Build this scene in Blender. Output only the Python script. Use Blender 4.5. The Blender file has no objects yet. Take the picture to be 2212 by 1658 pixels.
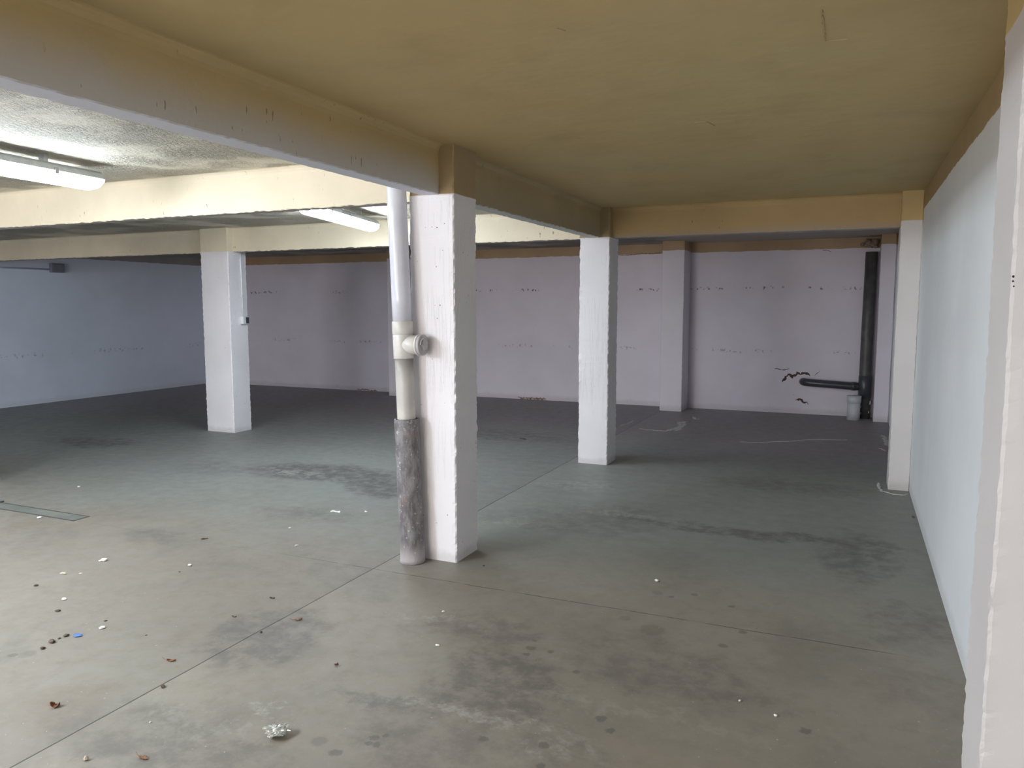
import bpy, bmesh, math, random
from mathutils import Vector, Matrix, noise

C = bpy.context.scene.collection
# ------------------------------------------------------------------ camera
F_PX, PITCH, ROLL, YAW = 1656.5, -0.1022, -0.0006, 0.4161
cam_d = bpy.data.cameras.new('camera'); cam = bpy.data.objects.new('camera', cam_d); C.objects.link(cam)
cam_d.sensor_fit = 'HORIZONTAL'; cam_d.sensor_width = 36.0; cam_d.lens = 36.0*F_PX/2212.0
cam_d.clip_start = 0.05; cam_d.clip_end = 100
fwd = Vector((-math.sin(YAW)*math.cos(PITCH), math.cos(YAW)*math.cos(PITCH), math.sin(PITCH)))
rt = Vector((math.cos(YAW), math.sin(YAW), 0)); up = rt.cross(fwd)
rt2 = rt*math.cos(ROLL)+up*math.sin(ROLL); up2 = -rt*math.sin(ROLL)+up*math.cos(ROLL)
m = Matrix((rt2, up2, -fwd)).transposed().to_4x4(); m.translation = Vector((0, 0, 1.5))
cam.matrix_world = m
bpy.context.scene.camera = cam
# ------------------------------------------------------------------ world, exposure
w = bpy.data.worlds.new('world'); bpy.context.scene.world = w; w.use_nodes = True
w.node_tree.nodes['Background'].inputs[0].default_value = (1.0, 0.93, 0.89, 1)   # overcast fill daylight, comes in by an opening added behind the camera
w.node_tree.nodes['Background'].inputs[1].default_value = 11.5
pd = bpy.data.lights.new('fill_opening_portal', 'AREA'); pd.shape = 'RECTANGLE'; pd.size = 4.6; pd.size_y = 2.1; pd.cycles.is_portal = True
po = bpy.data.objects.new('fill_opening_portal', pd); C.objects.link(po); po.location = (-4.3, -6.1, 1.05); po.rotation_euler = (-math.pi/2, 0, math.pi)  # guides the fill daylight through the added opening
vs = bpy.context.scene.view_settings
bpy.context.scene.display_settings.display_device = 'sRGB'
vs.view_transform = 'Standard'; vs.look = 'None'; vs.exposure = 0.20; vs.gamma = 1.0; vs.use_curve_mapping = False
TUBE = 54.0           # emission of the fluorescent tubes' diffusers
LAMP_COL = (0.81, 0.91, 1.0)

# ------------------------------------------------------------------ dimensions (metres)
ZB, ZC = 2.12, 2.392
XW, XL, YB, YN = 0.48, -11.38, 11.28, -6.0
PX0, PX1 = -2.348, -2.06
BX0, BX1 = -2.262, -2.153
Y1A, Y1B, Y2A, Y2B = 3.857, 4.139, 6.875, 7.165
LX0, LX1 = -7.05, -6.63
PAINT = 2.25

# ------------------------------------------------------------------ material helpers
class NT:
    def __init__(s, name):
        s.m = bpy.data.materials.new(name); s.m.use_nodes = True; s.t = s.m.node_tree
        s.b = s.t.nodes['Principled BSDF']
        s.geo = s.t.nodes.new('ShaderNodeNewGeometry')
        s.P = s.geo.outputs['Position']
    def n(s, typ, ins=None, **kw):
        nd = s.t.nodes.new(typ)
        for k, v in kw.items(): setattr(nd, k, v)
        for k, v in (ins or {}).items():
            i = nd.inputs[k]
            if isinstance(v, bpy.types.NodeSocket): s.t.links.new(v, i)
            else: i.default_value = v
        return nd
    def math(s, op, a, b=0.0, c=0.0, clamp=False):
        return s.n('ShaderNodeMath', {0: a, 1: b, 2: c}, operation=op, use_clamp=clamp).outputs[0]
    def vmath(s, op, a, b=(0, 0, 0)):
        nd = s.n('ShaderNodeVectorMath', {0: a, 1: b}, operation=op)
        return nd.outputs['Value'] if op in ('LENGTH', 'DISTANCE') else nd.outputs[0]
    def noise(s, scale, detail=4, rough=.55, vec=None, dist=0.0, col=False):
        nd = s.n('ShaderNodeTexNoise', {'Vector': vec or s.P, 'Scale': scale, 'Detail': detail, 'Roughness': rough, 'Distortion': dist})
        return nd.outputs['Color' if col else 'Fac']
    def ramp(s, v, a, b, c=0.0, d=1.0, smooth=True):
        return s.n('ShaderNodeMapRange', {0: v, 1: a, 2: b, 3: c, 4: d}, interpolation_type='SMOOTHSTEP' if smooth else 'LINEAR').outputs[0]
    def mix(s, f, a, b, mode='MIX'):
        def c4(x): return x if isinstance(x, bpy.types.NodeSocket) else (tuple(x)+(1,) if len(x) == 3 else x)
        nd = s.t.nodes.new('ShaderNodeMix'); nd.data_type = 'RGBA'; nd.blend_type = mode
        for i, v in ((0, f), (6, c4(a)), (7, c4(b))):
            if isinstance(v, bpy.types.NodeSocket): s.t.links.new(v, nd.inputs[i])
            else: nd.inputs[i].default_value = v
        return nd.outputs[2]
    def sep(s, v=None):
        nd = s.n('ShaderNodeSeparateXYZ', {0: v or s.P}); return nd.outputs
    def col(s, c):
        if isinstance(c, bpy.types.NodeSocket): s.t.links.new(c, s.b.inputs['Base Color'])
        else: s.b.inputs['Base Color'].default_value = tuple(c)+(1,)
    def set(s, **kw):
        for k, v in kw.items():
            i = s.b.inputs[k.replace('_', ' ')]
            if isinstance(v, bpy.types.NodeSocket): s.t.links.new(v, i)
            else: i.default_value = v
    def bump(s, h, strength=.5, dist=.01, prev=None):
        ins = {'Height': h, 'Strength': strength, 'Distance': dist}
        if prev: ins['Normal'] = prev
        nd = s.n('ShaderNodeBump', ins); s.t.links.new(nd.outputs[0], s.b.inputs['Normal']); return nd.outputs[0]
    def scaled(s, v, wob=None):
        return s.vmath('MULTIPLY', s.P, v)

def simple(name, c, rough=.5, metal=0.0, var=.08, scale=20, bump=.15, **kw):
    t = NT(name)
    nz = t.noise(scale, 4)
    t.col(t.mix(t.ramp(nz, .3, .7), [x*(1-var) for x in c], [min(1, x*(1+var)) for x in c]))
    t.set(Roughness=rough, Metallic=metal)
    if bump: t.bump(t.noise(scale*3, 3), bump, .003)
    for k, v in kw.items(): t.set(**{k: v})
    return t.m

OCHRE = (0.50, 0.37, 0.17)
CREAM = (0.77, 0.69, 0.53)
ORANGE = (0.50, 0.35, 0.21)

def paint_mat(name, white, top=OCHRE, edge=PAINT, pits=(), grime=.5, rows=True, streak=False, bumpk=1.0, wob=.012, dirtz=.10):
    """white wall paint below an uneven hand painted edge, ochre paint above it"""
    t = NT(name); x, y, z = t.sep()
    n1 = t.noise(1.3, 3); n2 = t.noise(14, 5, .65); n3 = t.noise(90, 3)
    base = t.mix(t.ramp(n1, .3, .7), [c*.95 for c in white], [min(1, c*1.03) for c in white])
    base = t.mix(t.math('MULTIPLY', t.ramp(n2, .58, .8), .18), base, [c*.75 for c in white])
    # paint edge
    ze = t.math('ADD', z, t.math('MULTIPLY', t.math('SUBTRACT', t.noise(5, 4, .7), .5), wob*3))
    m_top = t.ramp(ze, edge-.004, edge+.004)
    tc = t.mix(t.ramp(t.noise(2.2, 3), .3, .7), [c*.92 for c in top], [min(1, c*1.06) for c in top])
    base = t.mix(m_top, base, tc)
    # dirt just over the floor
    dz = t.ramp(t.math('ADD', z, t.math('MULTIPLY', t.noise(9, 4, .7), -.09)), -.02, dirtz*.6, 1.0, 0.0)
    base = t.mix(t.math('MULTIPLY', dz, grime), base, (0.30, 0.27, 0.24))
    h = t.math('ADD', t.math('MULTIPLY', n2, .6), t.math('MULTIPLY', n3, .25))
    if rows:      # pitted horizontal formwork joints
        tot = None
        for zz, ht, st in pits:
            zz2 = t.math('ADD', z, t.math('MULTIPLY', t.math('SUBTRACT', t.noise(1.1, 2), .5), .10))
            band = t.ramp(t.math('ABSOLUTE', t.math('SUBTRACT', zz2, zz)), 0, ht, 1.0, 0.0)
            pn = t.ramp(t.math('MULTIPLY', t.ramp(t.noise(26, 2, .5), .52, .66), t.ramp(t.noise(2.1, 2), .42, .58)), .25, .6)
            q = t.math('MULTIPLY', t.math('MULTIPLY', band, pn), st)
            tot = q if tot is None else t.math('MAXIMUM', tot, q)
        if tot is not None:
            base = t.mix(tot, base, (.13, .11, .11))
            h = t.math('SUBTRACT', h, t.math('MULTIPLY', tot, 2.0))
    if streak:
        sv = t.scaled((30, 30, 1.1))
        sn = t.noise(1.0, 4, .6, vec=sv)
        rid = t.ramp(t.math('ABSOLUTE', t.math('SUBTRACT', sn, .5)), 0.0, .03, 1.0, 0.0)
        rid = t.math('MULTIPLY', rid, t.ramp(t.noise(3.0, 2), .45, .6))
        h = t.math('ADD', h, t.math('MULTIPLY', rid, 2.6))
        pk = t.ramp(t.noise(55, 1, .4), .775, .80)
        base = t.mix(t.math('MULTIPLY', pk, .8), base, (.2, .18, .18))
    t.col(base); t.set(Roughness=.62)
    t.bump(h, .35*bumpk, .006)
    return t.m

WHITE = (0.80, 0.78, 0.83)
m_back = paint_mat('lilac white wall paint', (0.82, 0.77, 0.86), top=ORANGE, grime=.25, pits=((1.73, .035, .95), (.86, .04, .45)))
m_left = paint_mat('blue white wall paint', (0.70, 0.78, 0.92), top=(.35, .33, .33), grime=.15, pits=((.75, .06, .5),))
m_right = paint_mat('pale blue wall paint', (0.77, 0.80, 0.83), top=(.36, .26, .13), pits=(), grime=.25)
m_near = paint_mat('plain white wall paint', (0.75, 0.74, 0.74))
m_col = paint_mat('white column paint', (0.84, 0.82, 0.86), top=CREAM, edge=ZB+.002, streak=True, bumpk=1.0, wob=.004, rows=False, grime=.25, dirtz=.05)
m_colr = paint_mat('white column paint with ochre head', (0.84, 0.82, 0.86), top=(.38, .285, .155), edge=ZB+.002, streak=True, bumpk=1.0, wob=.004, rows=False, grime=.25, dirtz=.05)
m_pil = paint_mat('white pillar paint', (0.70, 0.68, 0.68), top=OCHRE, edge=2.165, rows=False, grime=.3, wob=.01)
m_pil2 = paint_mat('shade darkened white pillar paint', (0.60, 0.575, 0.575), top=OCHRE, edge=2.165, rows=False, grime=.3, wob=.01)  # same white paint, darkened to put shade into the near pillar
m_pilaster = paint_mat('lilac pilaster paint', (0.82, 0.78, 0.86), top=ORANGE, edge=2.262, rows=False, grime=.3)

def ceiling_material():
    t = NT('sprayed ceiling paint'); x, y, z = t.sep()
    big = t.noise(.55, 3, .5); mid = t.noise(2.5, 4, .55)
    och = t.mix(t.ramp(big, .3, .7), (.52, .375, .172), (.51, .40, .20))
    och = t.mix(t.ramp(mid, .45, .75, 0, .35), och, (.38, .275, .12))
    pale = t.mix(t.ramp(mid, .35, .7), (.80, .74, .60), (.70, .66, .56))
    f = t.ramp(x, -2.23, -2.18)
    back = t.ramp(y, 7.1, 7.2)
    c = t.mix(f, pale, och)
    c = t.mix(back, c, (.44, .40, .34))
    t.col(c); t.set(Roughness=.75)
    # rough trowelled render in the left bays, smooth in the right one
    sv = t.scaled((1, .45, 1))
    r1 = t.noise(48, 4, .7, vec=sv); r2 = t.noise(14, 3, .6)
    patch = t.ramp(t.noise(1.5, 3, .6), .40, .58)
    rough = t.math('MULTIPLY', t.math('SUBTRACT', 1.0, f), t.math('ADD', t.math('MULTIPLY', patch, .9), .1))
    h = t.math('MULTIPLY', t.math('ADD', t.ramp(r1, .35, .65), t.math('MULTIPLY', r2, .5)), rough)
    h2 = t.math('MULTIPLY', t.noise(5, 3), .25)
    t.bump(t.math('ADD', h, h2), 1.0, .03)
    return t.m
m_ceil = ceiling_material()

def beam_mat(name, top, low=None, zmix=(2.14, 2.34), under=None):
    t = NT(name); x, y, z = t.sep()
    n = t.noise(2.0, 4); n2 = t.noise(22, 4, .7)
    c = t.mix(t.ramp(n, .3, .7), [k*.93 for k in top], [min(1, k*1.05) for k in top])
    if low:
        zz = t.math('ADD', z, t.math('MULTIPLY', t.math('SUBTRACT', n, .5), .10))
        c = t.mix(t.ramp(zz, zmix[0], zmix[1], 1.0, 0.0), c, low)
    # little blow holes and vertical drips
    sv = t.scaled((26, 26, 7)); dn = t.noise(2.0, 2, .5, vec=sv)
    hole = t.math('MULTIPLY', t.ramp(dn, .69, .74), t.ramp(t.noise(1.9, 2), .47, .58))
    c = t.mix(t.math('MULTIPLY', hole, .75), c, (.16, .13, .10))
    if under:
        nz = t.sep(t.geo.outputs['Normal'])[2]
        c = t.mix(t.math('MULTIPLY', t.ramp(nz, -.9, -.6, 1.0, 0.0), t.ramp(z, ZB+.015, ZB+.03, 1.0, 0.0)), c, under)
    t.col(c); t.set(Roughness=.7)
    t.bump(t.math('SUBTRACT', t.math('MULTIPLY', n2, .5), hole), .45, .007)
    return t.m
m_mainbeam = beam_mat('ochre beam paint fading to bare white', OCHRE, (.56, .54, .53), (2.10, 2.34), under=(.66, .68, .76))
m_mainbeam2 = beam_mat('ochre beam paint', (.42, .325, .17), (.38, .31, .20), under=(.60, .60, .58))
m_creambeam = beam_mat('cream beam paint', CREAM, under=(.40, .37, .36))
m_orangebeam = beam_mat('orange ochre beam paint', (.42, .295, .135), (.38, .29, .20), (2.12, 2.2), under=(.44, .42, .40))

# ------------------------------------------------------------------ floor material
def px2floor(u, v):
    d = fwd + rt2*((u-1106)/F_PX) - up2*((v-829)/F_PX)
    k = -1.5/d.z
    return (d.x*k, d.y*k)
# ------------------------------------------------------------------ floor stains: x, y, radius x, radius y, strength (metres)
DROPS = [  # small round oil drops, read off where they lie on the floor
 (1147, 1399, .020), (1155, 1383, .012), (1190, 1407, .013), (1139, 1412, .015), (1451, 1289, .016), (1501, 1284, .018),
 (1580, 1309, .017), (1604, 1364, .019), (1562, 1394, .022), (1173, 1609, .018), (1168, 1653, .018), (1044, 1595, .018),
 (1298, 1551, .022), (1319, 1577, .018), (808, 1593, .016), (833, 1588, .015), (797, 1604, .013), (814, 1607, .017),
 (1245, 1450, .016), (1740, 1578, .02), (1398, 1705, .02), (1350, 1335, .03), (1410, 1360, .06), (1150, 1480, .045),
 (1178, 1468, .03), (1420, 1280, .03), (690, 1600, .03), (725, 1625, .022), (60, 1412, .035), (30, 1414, .02)]
PATCH = [  # broad damp or oily patches: u, v, rx, ry, strength, streaky
 (560, 1380, .30, .36, .45), (1080, 1480, .30, .35, .5), (1050, 1370, .34, .22, .35), (1430, 1430, .5, .25, .25), (1480, 1470, .45, .2, .35),
 (820, 1530, .22, .10, .45), (700, 1020, .9, .35, .8), (830, 1050, .45, .35, .75), (480, 1010, .5, .3, .30), (1300, 1120, .55, .5, .25),
 (1640, 1150, 1.2, .12, .55), (1850, 1200, .22, .6, .45), (1960, 1350, .25, .3, .3), (200, 955, .6, .3, .6), (320, 1160, .25, .2, .3),
 (650, 1110, .5, .15, .3), (380, 1600, .45, .22, .35), (1700, 1050, .7, .3, .3), (1180, 1120, .4, .35, .25), (900, 1600, .35, .2, .3),
 (1150, 1610, .5, .12, .25), (2000, 1500, .2, .2, .2), (1100, 940, .9, .4, .4)]
PALE = [(640, 1020, .35, .12, .5), (1110, 1130, .35, .10, .30), (1340, 1110, .35, .10, .45), (580, 1530, .10, .05, .5), (1040, 1560, .5, .06, .45),
        (950, 1340, .30, .05, .3), (1250, 1050, .5, .2, .3), (450, 1560, .4, .05, .25), (1350, 1530, .6, .10, .2)]

def floor_material():
    t = NT('worn concrete screed'); x, y, z = t.sep()
    n_big = t.noise(.42, 4, .55); n_mid = t.noise(1.6, 5, .6, dist=.4); n_f = t.noise(9, 6, .7); n_ff = t.noise(120, 2)
    n_w = t.noise(.9, 4, .6, dist=.6)
    c = t.mix(t.ramp(n_big, .35, .65), (.236, .205, .170), (.265, .236, .200))
    c = t.mix(t.ramp(n_w, .52, .68, 0, .45), c, (.20, .158, .118))
    c = t.mix(t.ramp(n_mid, .34, .50, .45, 0), c, (.165, .155, .135))
    c = t.mix(t.ramp(n_mid, .57, .72, 0, .35), c, (.315, .30, .26))
    c = t.mix(t.ramp(n_f, .50, .72, 0, .30), c, (.165, .148, .125))
    c = t.mix(t.ramp(t.noise(28, 5, .75), .52, .75, 0, .22), c, (.36, .34, .30))
    # cooler, greyer screed in the bays beyond the joint, colour lightened at the back to offset the dim light there
    yy = t.math('ADD', y, t.math('MULTIPLY', t.math('SUBTRACT', t.noise(.8, 4, .6), .5), 2.4))
    c = t.mix(t.ramp(yy, 3.2, 5.2, 0, .68), c, (.225, .252, .246))
    c = t.mix(t.ramp(yy, 6.8, 8.8, 0, .7), c, (.29, .265, .285))
    # left of the long joint darkened, right lightened, to even out the lamp light
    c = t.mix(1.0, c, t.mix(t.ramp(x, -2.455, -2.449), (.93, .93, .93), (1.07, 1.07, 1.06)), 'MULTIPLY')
    # blobs share a warped position
    wv = t.vmath('ADD', t.P, t.vmath('MULTIPLY', t.vmath('SUBTRACT', t.noise(2.2, 6, .75, col=True), (.5, .5, .5)), (.75, .75, 0)))
    wd = t.vmath('ADD', t.P, t.vmath('MULTIPLY', t.vmath('SUBTRACT', t.noise(30, 3, .7, col=True), (.5, .5, .5)), (.035, .035, 0)))
    def blobs(lst, vec, soft0, soft1):
        tot = None
        for (u, v, rx, ry, st) in lst:
            a, b = px2floor(u, v)
            q = t.vmath('LENGTH', t.vmath('MULTIPLY', t.vmath('SUBTRACT', vec, (a, b, 0)), (1/rx, 1/ry, 0)))
            q = t.ramp(q, soft0, soft1, st, 0)
            tot = q if tot is None else t.math('MAXIMUM', tot, q)
        return tot
    pb = blobs(PATCH, wv, .55, 1.15)
    pb = t.math('MULTIPLY', pb, t.ramp(n_f, .35, .60, .35, 1.25))
    c = t.mix(t.math('MULTIPLY', pb, .95), c, (.105, .097, .095))
    pl = t.math('MULTIPLY', blobs(PALE, wv, .3, 1.2), t.ramp(t.noise(16, 4, .7), .42, .62))
    c = t.mix(pl, c, (.46, .45, .40))
    db = blobs([(u, v, r, r, .6 if r < .025 else .35) for u, v, r in DROPS], wd, .7, 1.25)
    c = t.mix(db, c, (.10, .095, .085))
    # chalky pale rims and small white paint flecks
    fl = t.ramp(t.noise(70, 1, .4), .775, .80)
    c = t.mix(t.math('MULTIPLY', fl, .5), c, (.6, .6, .58))
    # saw cut joints, partly filled with dirt
    def joint(co, at, wob, half, brk, lo=None, hi=None, along=None):
        d = t.math('ABSOLUTE', t.math('SUBTRACT', t.math('ADD', co, t.math('MULTIPLY', t.math('SUBTRACT', t.noise(1.2, 2), .5), wob)), at))
        q = t.ramp(d, half*.5, half, 1, 0)
        if brk: q = t.math('MULTIPLY', q, t.ramp(t.noise(6, 3, .7), .36, .50, .25, 1))
        return q
    j = t.math('MAXIMUM', joint(x, -2.452, .02, .0045, False), t.math('MULTIPLY', joint(y, 3.572, .04, .0040, True), t.math('MULTIPLY', t.ramp(x, .1, .35, 1, .1), t.ramp(x, -3.2, -2.7, .3, 1))))
    j = t.math('MAXIMUM', j, t.math('MULTIPLY', joint(y, 6.75, .04, .005, True), .4))
    c = t.mix(t.math('MULTIPLY', j, .85), c, (.035, .03, .025))
    t.col(c)
    t.set(Roughness=t.ramp(n_f, .3, .7, .46, .62))
    t.set(Specular_IOR_Level=.35)
    h = t.math('ADD', t.math('MULTIPLY', n_f, .35), t.math('MULTIPLY', n_ff, .08))
    h = t.math('SUBTRACT', h, t.math('MULTIPLY', j, .8))
    t.bump(h, .30, .006)
    return t.m
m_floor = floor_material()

m_pvc = simple('grey white glossy pipe plastic', (.62, .63, .70), .22, var=.05, scale=6, bump=.05)
m_pvc2 = simple('off white pipe fitting plastic', (.62, .60, .58), .35, var=.08, scale=12, bump=.05)
m_cap = simple('grey inspection cap plastic', (.42, .41, .42), .45, var=.08)
def grime_pipe():
    t = NT('stained pipe plastic'); x, y, z = t.sep()
    n = t.noise(6, 4, .6)
    c = t.mix(t.ramp(n, .35, .7), (.50, .48, .46), (.60, .57, .53))
    d = t.math('MULTIPLY', t.ramp(t.math('ADD', z, t.math('MULTIPLY', n, .15)), 1.12, 1.26), .7)
    c = t.mix(d, c, (.20, .19, .18)); t.col(c); t.set(Roughness=.4); t.bump(t.noise(25, 3), .2, .003); return t.m
m_grime = grime_pipe()
def cement():
    t = NT('rough cement sleeve'); x, y, z = t.sep()
    sv = t.scaled((1, 1, .35))
    n = t.noise(22, 6, .75, vec=sv); n2 = t.noise(70, 3, .7)
    c = t.mix(t.ramp(n, .38, .62), (.135, .12, .13), (.27, .26, .27))
    c = t.mix(t.ramp(t.noise(48, 2, .5), .64, .70, 0, .7), c, (.55, .53, .52))
    c = t.mix(t.ramp(t.math('ADD', z, t.math('MULTIPLY', n, .12)), .08, .20, .75, 0), c, (.50, .47, .48))
    c = t.mix(t.ramp(t.noise(9, 2), .6, .7, 0, .4), c, (.26, .17, .15))
    t.col(c); t.set(Roughness=.6); t.bump(t.math('ADD', n, t.math('MULTIPLY', n2, .4)), .9, .012); return t.m
m_cement = cement()
m_darkpipe = simple('dark grey drain pipe plastic', (.055, .06, .075), .32, var=.2, scale=5, bump=.1)
m_darkpipe2 = simple('dusty dark drain pipe plastic', (.085, .085, .085), .45, var=.25, scale=9, bump=.15)
m_stub = simple('white stub pipe plastic', (.60, .62, .66), .45, var=.06)
m_house = simple('pale lamp housing plastic', (.75, .80, .82), .4)
m_metal = simple('dull grey lamp clip metal', (.45, .47, .5), .35, .8)
m_switch = simple('white switch plastic', (.72, .74, .76), .4)
m_switchd = simple('dark switch rocker plastic', (.04, .045, .06), .4)
m_jbox = simple('grey junction box plastic', (.20, .21, .27), .5)
m_crack = simple('dark crack', (.10, .075, .065), .9, bump=.4)
m_rust = simple('brown broken plaster', (.30, .22, .17), .95, bump=.6, var=.35, scale=30)
m_chalk = simple('dried white plaster smear', (.55, .55, .54), .9, bump=.5, scale=30)
m_hole = simple('dark hole', (.02, .018, .015), .9, bump=0)
m_leaf = simple('dry brown leaf', (.23, .09, .035), .6, var=.35, scale=60, bump=.5)
m_leaf2 = simple('dark dry leaf', (.11, .055, .03), .6, var=.35, scale=60, bump=.5)
m_soil = simple('dark soil crumb', (.10, .075, .055), .9, var=.4, scale=60, bump=.6)
m_chip = simple('white plaster chip', (.80, .79, .75), .8, var=.08, scale=60, bump=.4)
m_beigechip = simple('beige plaster chip', (.50, .44, .36), .8, var=.12, scale=60, bump=.4)
m_blue = simple('blue plastic', (.08, .19, .48), .4, bump=.1)
def diffuser(k=1.0):
    m = bpy.data.materials.new('lit lamp diffuser'); m.use_nodes = True; t = m.node_tree
    b = t.nodes['Principled BSDF']; b.inputs['Base Color'].default_value = (.9, .9, .9, 1)
    b.inputs['Emission Color'].default_value = LAMP_COL+(1,); b.inputs['Emission Strength'].default_value = TUBE*k; return m
m_light = diffuser(); m_light2 = diffuser(4.7)
def foil():
    t = NT('crumpled clear plastic film'); t.col((.86, .90, .88)); t.set(Roughness=.12, Metallic=.55, Specular_IOR_Level=.9)
    t.set(Transmission_Weight=.5, IOR=1.4, Coat_Weight=.8); return t.m
m_film = foil()
def drain_mat():
    t = NT('greenish steel drain grate')
    # fine perforation
    x, y, z = t.sep()
    vx = t.math('ABSOLUTE', t.math('SUBTRACT', t.math('FRACT', t.math('MULTIPLY', x, 55)), .5))
    vy = t.math('ABSOLUTE', t.math('SUBTRACT', t.math('FRACT', t.math('MULTIPLY', y, 55)), .5))
    hole = t.math('MULTIPLY', t.ramp(vx, .20, .30, 1, 0), t.ramp(vy, .20, .30, 1, 0))
    c = t.mix(t.ramp(t.noise(7, 4), .35, .65), (.20, .215, .19), (.27, .28, .25))
    c = t.mix(t.math('MULTIPLY', hole, .7), c, (.06, .07, .055))
    t.col(c); t.set(Roughness=.5, Metallic=.15); t.bump(t.math('MULTIPLY', hole, -1.0), .5, .003); return t.m
m_drain = drain_mat()

# ------------------------------------------------------------------ mesh helpers
def link(name, bm, mat, parent=None, smooth=False, kind=None):
    me = bpy.data.meshes.new(name); bmesh.ops.recalc_face_normals(bm, faces=bm.faces); bm.to_mesh(me); bm.free()
    o = bpy.data.objects.new(name, me); C.objects.link(o); me.materials.append(mat)
    if smooth:
        for p in me.polygons: p.use_smooth = True
    if parent: o.parent = parent; o.matrix_parent_inverse = parent.matrix_world.inverted()
    if kind: o['kind'] = kind
    return o
def thing(name, label, cat, loc=(0, 0, 0), rz=0, group=None):
    o = bpy.data.objects.new(name, None); C.objects.link(o); o.empty_display_size = .1
    o.location = loc; o.rotation_euler = (0, 0, rz); return tag(o, label, cat, group)
def tag(o, label, cat, group=None):
    o['label'] = label; o['category'] = cat
    if group: o['group'] = group
    return o
def part(name, bm, mat, parent, smooth=False, label=None):
    """a mesh given in its parent's own coordinates"""
    me = bpy.data.meshes.new(name); bmesh.ops.recalc_face_normals(bm, faces=bm.faces); bm.to_mesh(me); bm.free()
    o = bpy.data.objects.new(name, me); C.objects.link(o); me.materials.append(mat); o.parent = parent
    if smooth:
        for p in me.polygons: p.use_smooth = True
    if label: o['label'] = label
    return o
def box(x0, x1, y0, y1, z0, z1, bev=0.0, bm=None):
    bm = bm or bmesh.new()
    r = bmesh.ops.create_cube(bm, size=1.0)['verts']
    for v in r:
        v.co = Vector(((x0+x1)/2+v.co.x*(x1-x0), (y0+y1)/2+v.co.y*(y1-y0), (z0+z1)/2+v.co.z*(z1-z0)))
    if bev:
        es = list({e for v in r for e in v.link_edges})
        bmesh.ops.bevel(bm, geom=es, offset=bev, segments=2, affect='EDGES', profile=.5)
    return bm
def loft(rings, bm=None, cap=True):
    bm = bm or bmesh.new(); prev = None; first = None
    for r in rings:
        vs_ = [bm.verts.new(p) for p in r]
        if prev:
            n = len(vs_)
            for i in range(n): bm.faces.new((prev[i], prev[(i+1) % n], vs_[(i+1) % n], vs_[i]))
        else: first = vs_
        prev = vs_
    if cap:
        bm.faces.new(first[::-1]); bm.faces.new(prev)
    return bm
def frames(path):
    out = []; n = len(path); a = None
    for i in range(n):
        d = (path[min(i+1, n-1)]-path[max(i-1, 0)]).normalized()
        if a is None: a = d.orthogonal().normalized()
        a = (a-d*a.dot(d)).normalized(); out.append((a, d.cross(a)))
    return out
def tube(path, rad, seg=24, bm=None, cap=True, jit=0, seed=0):
    path = [Vector(p) for p in path]; fr = frames(path); rings = []
    for i, p in enumerate(path):
        r = rad[i] if isinstance(rad, (list, tuple)) else rad
        a, b = fr[i]; ring = []
        for k in range(seg):
            t = 2*math.pi*k/seg; q = p+(a*math.cos(t)+b*math.sin(t))*r
            if jit: q += (a*math.cos(t)+b*math.sin(t))*jit*noise.noise(q*18+Vector((seed, 0, 0)))
            ring.append(q)
        rings.append(ring)
    return loft(rings, bm, cap)
def rough_prism(axis, a0, a1, p0, p1, q0, q1, step=.03, ch=.006, jit=.005, seed=1, flare=None, lean=(0, 0)):
    """long member with worn, ragged paint edges. axis 'z': p=x q=y; axis 'x': p=y q=z; axis 'y': p=x q=z.
    flare=(dz, dp): widens at the top where a beam meets the slab"""
    n = max(2, int(round((a1-a0)/step)))
    if flare:
        dz, dp = flare
        arc = [(dp*(1-math.cos(a)), dz*(1-math.sin(a))) for a in (0, .39, .785, 1.18, 1.5)]
        prof = [(p0+ch, q0, 1), (p0+.03, q0, .1), (p1-.03, q0, .1), (p1-ch, q0, 1), (p1, q0+ch, 1), (p1, q0+.03, .1)] + [(p1+a, q1-b, 0) for a, b in arc] + [(p0-a, q1-b, 0) for a, b in arc[::-1]] + [(p0, q0+.03, .1), (p0, q0+ch, 1)]
    else:
        prof = []
        for (px, qx, sx, sy) in ((p0, q0, 1, 1), (p1, q0, -1, 1), (p1, q1, -1, -1), (p0, q1, 1, -1)):
            A = (px+sx*ch, qx, 1); B = (px, qx+sy*ch, 1)
            A2 = (px+sx*.03, qx, .12); B2 = (px, qx+sy*.03, .12)
            prof += [B2, B, A, A2] if (sx*sy > 0) else [A2, A, B, B2]
    cp, cq = (p0+p1)/2, (q0+q1)/2; rings = []
    for i in range(n+1):
        a = a0+(a1-a0)*i/n; ring = []
        for k, (p, q, e) in enumerate(prof):
            if e and jit:
                nz = noise.noise(Vector((a*22, k*7.3+seed*3.1, seed)))+.6*noise.noise(Vector((a*60, k*3.3, seed*5.7)))
                d = Vector((p-cp, q-cq)).normalized()
                p += math.copysign(jit*e, d.x)*nz; q += math.copysign(jit*e, d.y)*nz
            low = noise.noise(Vector((a*1.3, seed*2.0, 0)))*.004
            co = {'z': (p+low, q, a), 'x': (a, p+low, q), 'y': (p+low, a, q)}[axis]
            ring.append(Vector(co))
        rings.append(ring)
    return loft(rings)
def grid_wall(axis, at, u0, u1, z0, z1, thick):
    if axis == 'x': return box(min(at, at+thick), max(at, at+thick), u0, u1, z0, z1)
    return box(u0, u1, min(at, at+thick), max(at, at+thick), z0, z1)

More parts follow.
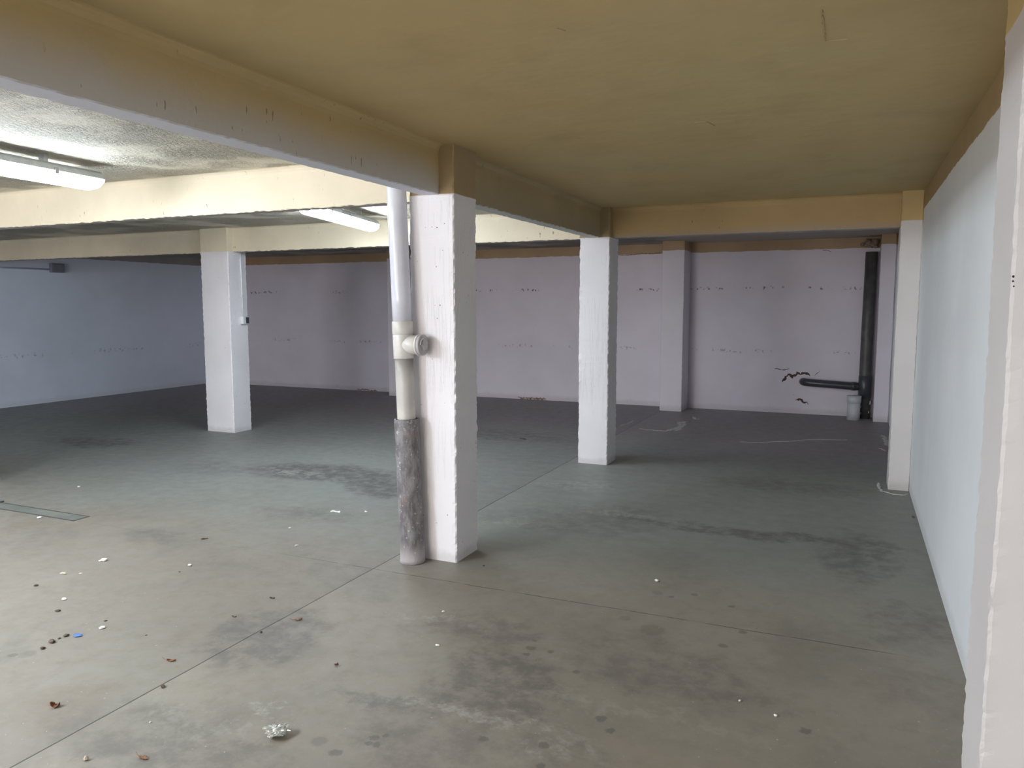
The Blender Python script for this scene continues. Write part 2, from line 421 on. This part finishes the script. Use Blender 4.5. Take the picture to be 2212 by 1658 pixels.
# ------------------------------------------------------------------ shell
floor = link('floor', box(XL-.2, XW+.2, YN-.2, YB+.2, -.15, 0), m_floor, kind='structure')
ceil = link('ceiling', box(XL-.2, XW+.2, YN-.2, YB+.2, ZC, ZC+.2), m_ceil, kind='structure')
wb = link('wall_back', grid_wall('y', YB, XL, XW, 0, ZC, .2), m_back, kind='structure')
wl = link('wall_left', grid_wall('x', XL, YN, YB+.2, 0, ZC, -.2), m_left, kind='structure')
wr = link('wall_right', grid_wall('x', XW, YN, YB+.2, 0, ZC, .2), m_right, kind='structure')
bm = box(XL, -6.6, YN-.2, YN, 0, ZC); box(-2.0, XW, YN-.2, YN, 0, ZC, 0, bm); box(-6.6, -2.0, YN-.2, YN, 2.1, ZC, 0, bm)   # assumed opening, added to let in fill daylight
wn = link('wall_front', bm, m_near, kind='structure')

# ------------------------------------------------------------------ columns and pillars
def column(x0, x1, y0, y1, mat, label, seed, cat='column', name='concrete_column', z1=ZC, jit=.005, group='square white columns'):
    cx, cy = (x0+x1)/2, (y0+y1)/2
    o = link(name, rough_prism('z', 0, z1, x0-cx, x1-cx, y0-cy, y1-cy, .012, .007, jit, seed), mat)
    o.location = (cx, cy, 0); tag(o, label, cat, group); return o
col_near = column(PX0, PX1, Y1A, Y1B, m_colr, 'thick white concrete column in the foreground with a drain pipe down its left side', 1)
column(PX0, PX1, Y2A, Y2B, m_colr, 'white square concrete column in the middle distance, at the far end of the long beam', 2)
lc = column(LX0, LX1, Y2A, Y2B, m_col, 'white square column on the left with a light switch and cream painted head', 3)
column(LX0, LX1, Y1A, Y1B, m_col, 'white square column outside the view on the left, under the nearer cross beam', 4)
column(.325, XW, Y2A, Y2B, m_pil, 'narrow white pillar against the right wall carrying the ochre cross beam', 6, 'pillar', 'wall_pillar', jit=.003, group='white pillars along the right wall')
pil_near = column(.325, XW, 2.05, 2.335, m_pil2, 'large white pillar at the right edge of the view, closest to the camera', 7, 'pillar', 'wall_pillar', jit=.004, group='white pillars along the right wall')
column(-2.474, -2.162, 10.826, YB, m_pilaster, 'lilac white pilaster standing out of the back wall between the columns and the dark pipe', 8, 'pilaster', 'wall_pilaster', jit=.002, group='pilasters on the back wall')
column(-7.037, -6.72, 10.826, YB, m_pilaster, 'white pilaster on the back wall half hidden behind the foreground drain pipe', 9, 'pilaster', 'wall_pilaster', jit=.002, group='pilasters on the back wall')
column(.302, XW-.003, 10.878, YB-.003, m_pilaster, 'short white corner pilaster beside the dark vertical pipe', 10, 'pilaster', 'wall_pilaster', jit=.002, group='pilasters on the back wall')

# ------------------------------------------------------------------ beams
def beam(axis, a0, a1, p0, p1, mat, label, seed, group='concrete ceiling beams', jit=.004):
    o = link('ceiling_beam', rough_prism(axis, a0, a1, p0, p1, ZB, ZC, .02, .005, jit, seed, flare=(.05, .035)), mat)
    return tag(o, label, 'beam', group)
beam('y', YN, Y1A, BX0, BX1, m_mainbeam, 'long grey and ochre ceiling beam running from upper left to the foreground column', 11, jit=.0025)
beam('y', Y1B, Y2A, BX0, BX1, m_mainbeam2, 'ochre ceiling beam between the foreground column and the middle column', 12)
beam('x', LX1, PX0, 4.06, 4.15, m_creambeam, 'brightly lit cream cross beam left of the foreground column', 13, jit=.005)
beam('x', XL, LX0, 4.06, 4.15, m_creambeam, 'cream cross beam between left wall and the column outside the view', 14)
beam('x', LX1, PX0, 6.96, 7.07, m_creambeam, 'pale cross beam joining the left column and the middle column behind the second lamp', 15, jit=.005)
beam('x', XL, LX0, 6.96, 7.07, m_creambeam, 'shaded cross beam between the left wall and the left column', 16)
beam('x', PX1, .325, 6.96, 7.10, m_orangebeam, 'orange ochre cross beam between the middle column and the right wall pillar', 17, jit=.002)

# ------------------------------------------------------------------ lamps
def lamp(x, y, rz, label, L=1.57, drop=0.0, mat=None):
    t = thing('fluorescent_lamp', label, 'lamp', (x, y, ZC), rz, 'fluorescent ceiling lamps')
    hw = .078; zt = -.045-drop; zm = -.095-drop; zb = -.165-drop
    # housing: tapered tray against the slab
    rings = []
    for yy, k in ((-L/2, .80), (-L/2+.012, .96), (-L/2+.05, 1.0), (L/2-.05, 1.0), (L/2-.012, .96), (L/2, .80)):
        rings.append([Vector((-hw*.45*k, yy, zt)), Vector((hw*.45*k, yy, zt)), Vector((hw*.72*k, yy, zt-.015)), Vector((hw*.98*k, yy, zm)), Vector((-hw*.98*k, yy, zm)), Vector((-hw*.72*k, yy, zt-.015))])
    part('housing', loft(rings), m_house, t)
    rings = []
    for yy, k, d in ((-L/2+.004, .80, .35), (-L/2+.03, .93, .8), (-L/2+.07, .97, 1.0), (L/2-.07, .97, 1.0), (L/2-.03, .93, .8), (L/2-.004, .80, .35)):
        ring = []
        for s in range(9):
            a = math.pi*s/8
            ring.append(Vector((hw*k*math.cos(a), yy, zm-.001-(zm-zb)*d*math.sin(a)**.6)))
        rings.append(ring)
    part('diffuser', loft(rings), mat or m_light, t, True)
    for s in (-1, 1):
        for q in (-.42, 0, .42):
            part('clip', box(s*hw-.004, s*hw+.004, q-.012, q+.012, zm-.02, zm+.018, .001), m_metal, t)
    for q in (-.4, .4):
        part('mounting_bracket', box(-.02, .02, q-.015, q+.015, zt, 0), m_metal, t)
    return t
lamp(-4.39, 2.74, math.radians(5), 'dazzling white fluorescent lamp at the left edge, before the cream beam')
lamp(-4.22, 5.79, math.radians(13.8), 'slanting white fluorescent lamp seen between the two cross beams')
lamp(-4.47, .05, 0, 'fluorescent lamp behind the viewpoint in the left bay', drop=.08, mat=m_light2)

# ------------------------------------------------------------------ foreground drain pipe
A0 = Vector((-2.312, 3.783, 0)); A1 = Vector((-2.402, 3.797, ZC))
def ax(z): return A0.lerp(A1, z/ZC)
dp = thing('drain_pipe', 'white plastic drain pipe with inspection cap beside the foreground column', 'pipe', A0)
def seg_(z0, z1, r, n=6): return [ax(z0+(z1-z0)*i/n)-A0 for i in range(n+1)]
part('upper_pipe', tube(seg_(1.38, ZC, .056), .0555, 32), m_pvc, dp, True, 'glossy blue white pipe')
part('collar', tube([ax(z)-A0 for z in (1.335, 1.338, 1.405, 1.41)], [.057, .0600, .0600, .057], 32), m_pvc2, dp, True)
part('tee_fitting', tube([ax(z)-A0 for z in (1.195, 1.2, 1.33, 1.336)], [.056, .0585, .0585, .056], 32), m_pvc2, dp, True)
c0 = ax(1.275)-A0; dirb = Vector((1, -.02, 0)).normalized()
br = part('branch', tube([c0+dirb*k for k in (0.0, .06, .125, .126)], [.052, .054, .054, .05], 32), m_pvc2, dp, True)
cp_ = part('inspection_cap', tube([c0+dirb*k for k in (.118, .120, .134, .137, .1372)], [.055, .060, .060, .057, .0], 36), m_cap, dp, True, 'grey screw cap')
rg = part('cap_rim', tube([c0+dirb*k for k in (.104, .106, .117, .118)], [.055, .061, .061, .056], 36), m_pvc2, dp, True)
bm = bmesh.new(); R = []
for d, rr in ((.136, .034), (.146, .032), (.152, .026)):
    R.append([c0+dirb*d+Vector((0, math.cos(a), math.sin(a)))*rr for a in [math.pi/3*k for k in range(6)]])
nut = loft(R); kb = part('cap_nut', nut, m_cap, cp_)
bm = bmesh.new()
for k in range(7):
    a = math.pi*.62+k*.17; cc = c0+dirb*.139+Vector((0, math.cos(a)*.041, math.sin(a)*.041))
    box(cc.x-.004, cc.x+.004, cc.y-.003, cc.y+.003, cc.z-.0035, cc.z+.0035, 0, bm)
part('grip_teeth', bm, m_stub, cp_)
part('lower_pipe', tube(seg_(.70, 1.2, .05), .0535, 32), m_grime, dp, True, 'grimy beige pipe')
rr_ = [ax(.845*i/40)-A0 for i in range(41)]
rad = [.0715+.0005*math.sin(i*.9)+(.006*max(0, 1-i/3)) for i in range(41)]
bm = tube(rr_, rad, 40, None, True, .006, 3)
part('cement_sleeve', bm, m_cement, dp, True, 'dark grey cracked cement sleeve')
part('sleeve_gap', tube([ax(.8452)-A0, ax(.8458)-A0], .064, 28), m_hole, dp)

# ------------------------------------------------------------------ switch and conduit on the left column
sw = thing('light_switch', 'small white light switch with dark rocker on the left column', 'switch', (LX1+.002, 7.085, 1.325))
part('switch_box', box(0, .045, -.045, .045, -.045, .045, .004), m_switch, sw)
part('rocker', box(.045, .050, -.005, .043, -.036, .036, .001), m_switchd, sw, label='dark rocker')
cd = link('cable_conduit', tube([(LX1+.012, 7.07, 1.372), (LX1+.012, 7.07, 1.7), (LX1+.012, 7.066, 2.0), (LX1+.012, 7.066, 2.119)], .009, 12), m_switch, None, True)
tag(cd, 'thin white cable conduit running up the left column above the switch', 'conduit')
for z in (1.6, 2.02):
    part('pipe_clip', box(LX1, LX1+.022, 7.055, 7.08, z, z+.018, .002), m_switch, cd)

# ------------------------------------------------------------------ junction box on the left wall
jb = thing('junction_box', 'square grey junction box high on the left wall', 'junction box', (XL, 8.16, 2.08))
part('box_body', box(.001, .07, -.105, .105, -.07, .07, .008), m_jbox, jb)
part('box_lid', box(.07, .078, -.09, .09, -.058, .058, .004), m_jbox, jb)
cc = link('cable_conduit', tube([(XL+.015, 5.0, 2.05), (XL+.015, 6.8, 2.05), (XL+.015, 8.055, 2.055)], .012, 10), m_left, None, True)
tag(cc, 'thin painted conduit along the left wall leading to the junction box', 'conduit')

# ------------------------------------------------------------------ dark pipe in the back right corner
bp = thing('corner_drain_pipe', 'dark grey drain pipe in the far right corner with a side branch', 'pipe', (.182, 11.165, 0))
part('vertical_pipe', tube([(0.012, 0, 0), (.008, 0, .5), (0.01, 0, 1.2), (.02, 0, 2.19)], .074, 28), m_darkpipe2, bp, True)
part('tee_fitting', tube([(.010, 0, z) for z in (.27, .275, .56, .565)], [.076, .081, .081, .076], 28), m_darkpipe, bp, True)
bpth = [(0, 0, .42), (-.15, 0, .422), (-.45, 0, .437), (-.68, 0, .447), (-.725, .012, .45), (-.752, .045, .451), (-.765, .10, .452)]
part('side_branch', tube(bpth, .052, 24), m_darkpipe, bp, True, 'horizontal branch pipe')
part('socket_ring', tube([(-.10, 0, .421), (-.155, 0, .422)], .057, 24), m_darkpipe, bp, True)
random.seed(4)
for k in range(7):
    bm = bmesh.new(); a = random.uniform(-2.6, -.3); p = Vector((.012+.078*math.cos(a), .078*math.sin(a), random.uniform(.05, .25)))
    r = bmesh.ops.create_icosphere(bm, subdivisions=1, radius=random.uniform(.006, .016))['verts']
    for v in r: v.co = Vector((v.co.x*.7, v.co.y*.5, v.co.z*2.0))+p
    part('plaster_flake', bm, m_chalk, bp)
sp = thing('stub_pipe', 'short white capped pipe stub in front of the dark corner pipe', 'pipe', (.068, 10.965, 0))
part('pipe_body', tube([(0, 0, 0), (0, 0, .23)], .080, 28), m_stub, sp, True)
part('socket', tube([(0, 0, .225), (0, 0, .232), (0, 0, .30), (0, 0, .305)], [.081, .088, .088, .084], 28), m_stub, sp, True)
part('end_cap', tube([(0, 0, .305), (0, 0, .307), (0, 0, .316), (0, 0, .318)], [.08, .091, .091, .05], 28), m_stub, sp, True)
# broken plaster where the pipe goes up through the slab
bm = bmesh.new(); random.seed(2)
for k in range(16):
    p = Vector((.17+random.uniform(-.09, .08), 11.19-random.uniform(0, .07), 2.25+random.uniform(0, .09)))
    r = bmesh.ops.create_icosphere(bm, subdivisions=2, radius=random.uniform(.02, .045))['verts']
    for v in r: v.co = v.co*(1+.5*noise.noise(v.co*60+p*9))+p
br_ = link('plaster_lump', bm, m_rust, None)
tag(br_, 'lump of broken brown plaster around the top of the dark corner pipe', 'plaster')

# ------------------------------------------------------------------ cracks and smears (thin reliefs on their surfaces)
def ribbon(pts, wid, normal, side, t=.002, jit=.35, seed=0):
    """closed, slightly raised strip along a polyline"""
    random.seed(seed); P_ = [Vector(p) for p in pts]; N = Vector(normal); out = []
    for a, b in zip(P_, P_[1:]):
        k = max(1, int((b-a).length/.02))
        out += [a.lerp(b, i/k)+(N.cross((b-a).normalized()))*random.uniform(-1, 1)*wid*jit for i in range(k)]
    out.append(P_[-1]); rings = []
    for i, p in enumerate(out):
        d = (out[min(i+1, len(out)-1)]-out[max(i-1, 0)]).normalized(); s = N.cross(d).normalized()
        w_ = wid*(.35+.9*random.random())*(min(1, .3+min(i, len(out)-1-i)*.35))
        rings.append([p-s*w_/2, p-s*w_*.35+N*t, p+s*w_*.35+N*t, p+s*w_/2])
    return loft(rings)
def wallpt(u, v, yy=YB-.0005):
    d = fwd+rt2*((u-1106)/F_PX)-up2*((v-829)/F_PX); k = yy/d.y; return Vector((d.x*k, yy, 1.5+d.z*k))
for i, (pp, wd_, mt) in enumerate([
    ([(1691, 825), (1697, 813), (1707, 808), (1712, 815), (1722, 806), (1733, 808), (1742, 808), (1750, 812)], .035, m_crack),
    ([(1672, 795), (1684, 797), (1695, 799), (1705, 795)], .012, m_crack),
    ([(1760, 812), (1765, 805), (1772, 801)], .009, m_crack),
    ([(1718, 863), (1728, 862), (1735, 866), (1742, 869), (1746, 873)], .030, m_crack),
    ([(1712, 853), (1716, 851)], .010, m_crack),
    ([(1776, 540), (1786, 541), (1795, 544)], .012, m_crack),
    ([(1118, 858), (1140, 860), (1165, 861), (1180, 862)], .030, m_rust),
    ([(1340, 552), (1380, 548), (1430, 546)], .012, m_rust),
    ([(770, 840), (790, 841), (815, 844)], .022, m_rust)]):
    link('plaster_crack', ribbon([wallpt(*p) for p in pp], wd_, (0, -1, 0), None, .003, .5, i), mt, wb)
for i, (pp, wd_, mt) in enumerate([
    ([(1776, 20), (1779, 55), (1783, 88), (1830, 84)], .006, m_mainbeam2), ([(1500, 263), (1525, 262), (1545, 271)], .006, m_mainbeam2),
    ([(1203, 60), (1222, 66)], .01, m_mainbeam2)]):
    def ceilpt(u, v):
        d = fwd+rt2*((u-1106)/F_PX)-up2*((v-829)/F_PX); k = (ZC-.0004-1.5)/d.z; return Vector((d.x*k, d.y*k, ZC-.0004))
    link('ceiling_crack', ribbon([ceilpt(*p) for p in pp], wd_, (0, 0, -1), None, .003, .3, 40+i), mt, ceil)
def fl(u, v, z=.0): a, b = px2floor(u, v); return Vector((a, b, z))
SM = [([(1440, 930), (1455, 927), (1470, 920), (1467, 912), (1480, 910), (1476, 918), (1462, 930)], .05, 'white plaster smear on the dark floor right of the middle column'),
      ([(1497, 900), (1503, 905), (1511, 905)], .05, 'small white smear on the floor near the back pilaster'),
      ([(1380, 925), (1400, 928), (1440, 931)], .02, 'faint thin white trail on the floor leading to the plaster smear'),
      ([(1598, 954), (1640, 955), (1700, 953), (1750, 949), (1830, 950)], .02, 'faint long white tide line on the floor before the back wall'),
      ([(1338, 920), (1355, 915), (1368, 908)], .02, 'faint curved white line on the floor beside the middle column'),
      ([(1898, 1042), (1897, 1050), (1905, 1060), (1925, 1066), (1950, 1069), (1962, 1067)], .022, 'raised pale mortar rim around the foot of the right wall pillar'),
      ([(1908, 940), (1914, 950), (1916, 962)], .05, 'white flaked plaster on the floor along the far right wall'),
      ([(1900, 968), (1914, 974)], .03, 'small flaked plaster streak along the far right wall nearer the pillar')]
for i, (pp, wd_, lab) in enumerate(SM):
    tag(link('plaster_smear', ribbon([fl(*p) for p in pp], wd_, (0, 0, 1), None, .003, .4, 60+i), m_chalk), lab, 'smear')
# small blow holes in the near faces
def pits(parent, yy, lst):
    for u, v, r in lst:
        p = wallpt(u, v, yy); l = parent.location; bm = bmesh.new()
        for q in bmesh.ops.create_icosphere(bm, subdivisions=2, radius=r)['verts']:
            q.co = Vector((q.co.x*(1+.3*noise.noise(q.co*300)), q.co.y*.35, q.co.z))+p-Vector((l.x, l.y, 0))
        part('blow_hole', bm, m_hole, parent)
pits(col_near, Y1A, [(944, 491, .0035), (933, 490, .0022), (919, 491, .0018), (961, 870, .002)])
pits(pil_near, 2.05, [(2189, 597, .0028), (2188, 607, .0022), (2190, 618, .002)])

# ------------------------------------------------------------------ drain grate
dg = thing('drain_grate', 'flat greenish metal drain grate let into the floor at the left', 'drain', (-5.43, 3.615, 0))
part('grate_plate', box(-.49, .49, -.052, .052, .0002, .003), m_drain, dg)
bm = box(-.505, .505, -.064, -.053, .0001, .0035); box(-.505, .505, .053, .064, .0001, .0035, 0, bm); box(.491, .505, -.053, .053, .0001, .0035, 0, bm); box(-.505, -.491, -.053, .053, .0001, .0035, 0, bm)
part('grate_frame', bm, m_darkpipe2, dg)
tag(link('grate_lug', box(-5.95, -5.90, 3.64, 3.70, .0001, .012, .002), m_darkpipe), 'small dark metal lug at the end of the drain grate by the left edge', 'lug')

# ------------------------------------------------------------------ litter
def chip(u, v, sx, sy, sz, mat, label, seed, name='plaster_chip', cat='debris', rz=0, group=None):
    bm = bmesh.new(); vs_ = bmesh.ops.create_icosphere(bm, subdivisions=2, radius=1.0)['verts']
    for q in vs_:
        k = 1+.45*noise.noise(q.co*1.6+Vector((seed*7.7, 0, 0))); q.co = Vector((q.co.x*sx*k, q.co.y*sy*k, q.co.z*sz*k))
    zmin = min(q.co.z for q in bm.verts)
    for q in bm.verts: q.co.z -= zmin
    o = link(name, bm, mat); p = fl(u, v); o.location = p; o.rotation_euler = (0, 0, rz); tag(o, label, cat, group); return o
def leaf(u, v, L, W, curl, mat, label, seed, rz, stem=True):
    t = thing('dry_leaf', label, 'leaf', fl(u, v), rz, 'dry leaves on the floor')
    bm = bmesh.new(); nu, nv = 12, 8; top = []
    for i in range(nu+1):
        a = i/nu; hw = W/2*math.sin(math.pi*a)**.7*(1+.25*math.sin(a*23+seed)) + .0008; row = []
        for j in range(nv+1):
            b = -1+2*j/nv
            z = .003+abs(b)**1.6*curl*(.6+.4*math.sin(a*6+seed))+curl*.4*(a-.5)**2*4+.0015*noise.noise(Vector((a*9, b*4, seed)))
            row.append(Vector(((a-.5)*L, b*hw*(1-.35*curl/max(W, .001)), z)))
        top.append(row)
    for off in (0, .0008):
        g = [[bm.verts.new(p+Vector((0, 0, off))) for p in r] for r in top]
        if off == 0: g0 = g
        for i in range(nu):
            for j in range(nv): bm.faces.new((g[i][j], g[i+1][j], g[i+1][j+1], g[i][j+1]))
    for i in range(nu):
        for j in (0, nv): bm.faces.new((g0[i][j], g0[i+1][j], g[i+1][j], g[i][j]))
    for j in range(nv):
        for i in (0, nu): bm.faces.new((g0[i][j], g0[i][j+1], g[i][j+1], g[i][j]))
    zmin = min(q.co.z for q in bm.verts)
    for q in bm.verts: q.co.z -= zmin-.0003
    part('blade', bm, mat, t, True)
    if stem:
        part('stem', tube([(-L/2+.004, 0, .003), (-L/2-.012, .004, .006), (-L/2-.024, .011, .010)], .0012, 6), mat, t)
    return t
leaf(119, 1526, .036, .034, .014, m_leaf, 'curled brown leaf at lower left, nearest the left edge', 1, .6, False)
leaf(370, 1427, .040, .020, .006, m_leaf, 'reddish brown leaf with a stem left of the long floor joint', 2, .35)
leaf(645, 1339, .034, .016, .006, m_leaf, 'small brown leaf lying just right of the long floor joint', 3, .7)
leaf(727, 1437, .018, .015, .010, m_leaf2, 'tiny dark curled leaf below the foreground column', 4, .2, False)
leaf(310, 1638, .034, .018, .005, m_leaf, 'orange brown leaf at the bottom edge of the view', 5, .1)
leaf(442, 1164, .045, .018, .006, m_leaf2, 'grey brown leaf right of the drain grate', 6, 1.0, False)
leaf(588, 1292, .026, .014, .005, m_leaf2, 'small dark leaf left of the foreground column foot', 7, .4, False)
leaf(506, 1332, .024, .012, .004, m_leaf2, 'dull brown leaf scrap on the pale floor left of the joint', 8, .2, False)
chip(186, 1641, .008, .007, .007, m_beigechip, 'beige pebble at the bottom left edge', 3)
for i, (u, v, s, mt, lab) in enumerate([
    (226, 1211, .020, m_chip, 'large white plaster crumb below the drain grate'),
    (217, 1212, .010, m_chip, 'smaller white crumb touching the large plaster crumb'),
    (137, 1240, .018, m_beigechip, 'long beige sliver below the left part of the drain grate'),
    (174, 1239, .009, m_beigechip, 'beige crumb beside the long beige sliver'),
    (410, 1222, .013, m_chip, 'flat white chip on the open floor right of the large plaster crumb'),
    (139, 1295, .014, m_chip, 'whitish round chip above the blue plastic piece'),
    (221, 1357, .014, m_chip, 'pale flat chip just right of the blue plastic piece'),
    (325, 1560, .005, m_chip, 'tiny white bead left of the crumpled plastic'),
    (1418, 1255, .013, m_chip, 'white chip on the floor right of the foreground column'),
    (945, 1394, .010, m_chip, 'white crumb below the foreground column foot'),
    (958, 1321, .008, m_chip, 'small white crumb close under the foreground column foot'),
    (1598, 1514, .007, m_chip, 'white speck at the lower right of the floor, farther one'),
    (1675, 1546, .008, m_chip, 'white speck at the lower right of the floor, nearer one'),
    (790, 1106, .012, m_chip, 'small white scrap right of the white paper strip'),
    (626, 1141, .010, m_chip, 'small white chip left of the cement sleeve'),
    (640, 1180, .014, m_chip, 'thin white chip left of the foot of the cement sleeve'),
    (85, 1119, .018, m_chip, 'white chip just below the drain grate'),
    (170, 1052, .014, m_chip, 'white chip on the floor beyond the drain grate'),
    (78, 1265, .012, m_soil, 'dark crumb at far left of the pale floor'),
    (125, 1320, .012, m_soil, 'dark crumb above the soil clods'),
    (143, 1374, .013, m_soil, 'dark soil clod touching the blue plastic piece'),
    (128, 1379, .008, m_soil, 'little soil clod in the middle of the row of clods'),
    (112, 1387, .018, m_soil, 'largest dark soil clod left of the blue plastic piece'),
    (92, 1401, .012, m_soil, 'dark soil clod at the lower left end of the row'),
    (316, 1372, .005, m_soil, 'tiny black crumb right of the blue plastic piece'),
    (564, 1366, .008, m_soil, 'dark crumb beside the long floor joint'),
    (352, 1484, .012, m_soil, 'dark crumb just below the long floor joint'),
    (388, 1235, .006, m_soil, 'little dark crumb beside the flat white chip'),
    (228, 1341, .007, m_soil, 'small brown crumb above the pale flat chip'),
    (1045, 1222, .007, m_soil, 'dark speck right of the foreground column foot'),
    (1973, 1117, .012, m_soil, 'dark crumb at the foot of the right wall'),
    (1130, 948, .05, m_soil, 'thin dark twig on the floor between the columns'),
    (1497, 900, .0, m_chip, '')]):
    if s: chip(u, v, s, s*(.25 if 'sliver' in lab or 'twig' in lab or 'thin' in lab else .7), s*(.10 if 'twig' in lab else .4), mt, lab, i,
               'soil_crumb' if mt is m_soil else 'plaster_chip', 'crumb' if mt is m_soil else 'chip', rz=i*.7 if 'sliver' not in lab else .45)
chip(168, 1373, .021, .016, .004, m_blue, 'flat blue plastic piece lying on the floor at lower left', 50, 'plastic_piece', 'plastic', .3)
# white paper strip
bm = bmesh.new(); R = []
for i in range(13):
    a = i/12; p = Vector(((a-.5)*.075, .012*math.sin(a*5), .0008)); wv_ = .008+.006*math.sin(a*7+1)**2
    R.append([p+Vector((0, -wv_, 0)), p+Vector((0, wv_, 0)), p+Vector((0, wv_*.9, .004+.003*math.sin(a*9))), p+Vector((0, -wv_*.9, .003))])
o = link('paper_scrap', loft(R), m_chip); o.location = fl(725, 1105); o.rotation_euler = (0, 0, .35); tag(o, 'white paper strip on the floor left of the cement sleeve', 'paper')
# crumpled clear plastic
bm = bmesh.new(); bmesh.ops.create_icosphere(bm, subdivisions=4, radius=1.0)
for q in bm.verts:
    p = q.co.copy(); k = 1+.5*noise.noise(p*1.7+Vector((3, 1, 0)))+.55*(abs(noise.noise(p*3.6))-.2)+.25*(abs(noise.noise(p*8.3))-.2)
    q.co = Vector((p.x*.038*k, p.y*.030*k, p.z*.015*k))
zmin = min(q.co.z for q in bm.verts)
for q in bm.verts: q.co.z = max(q.co.z-zmin-.002, 0)
o = link('plastic_wrapper', bm, m_film); o.location = fl(597, 1588, .0005); o.rotation_euler = (0, 0, .5)
tag(o, 'crumpled clear plastic wrapper on the floor at the bottom of the view', 'wrapper')
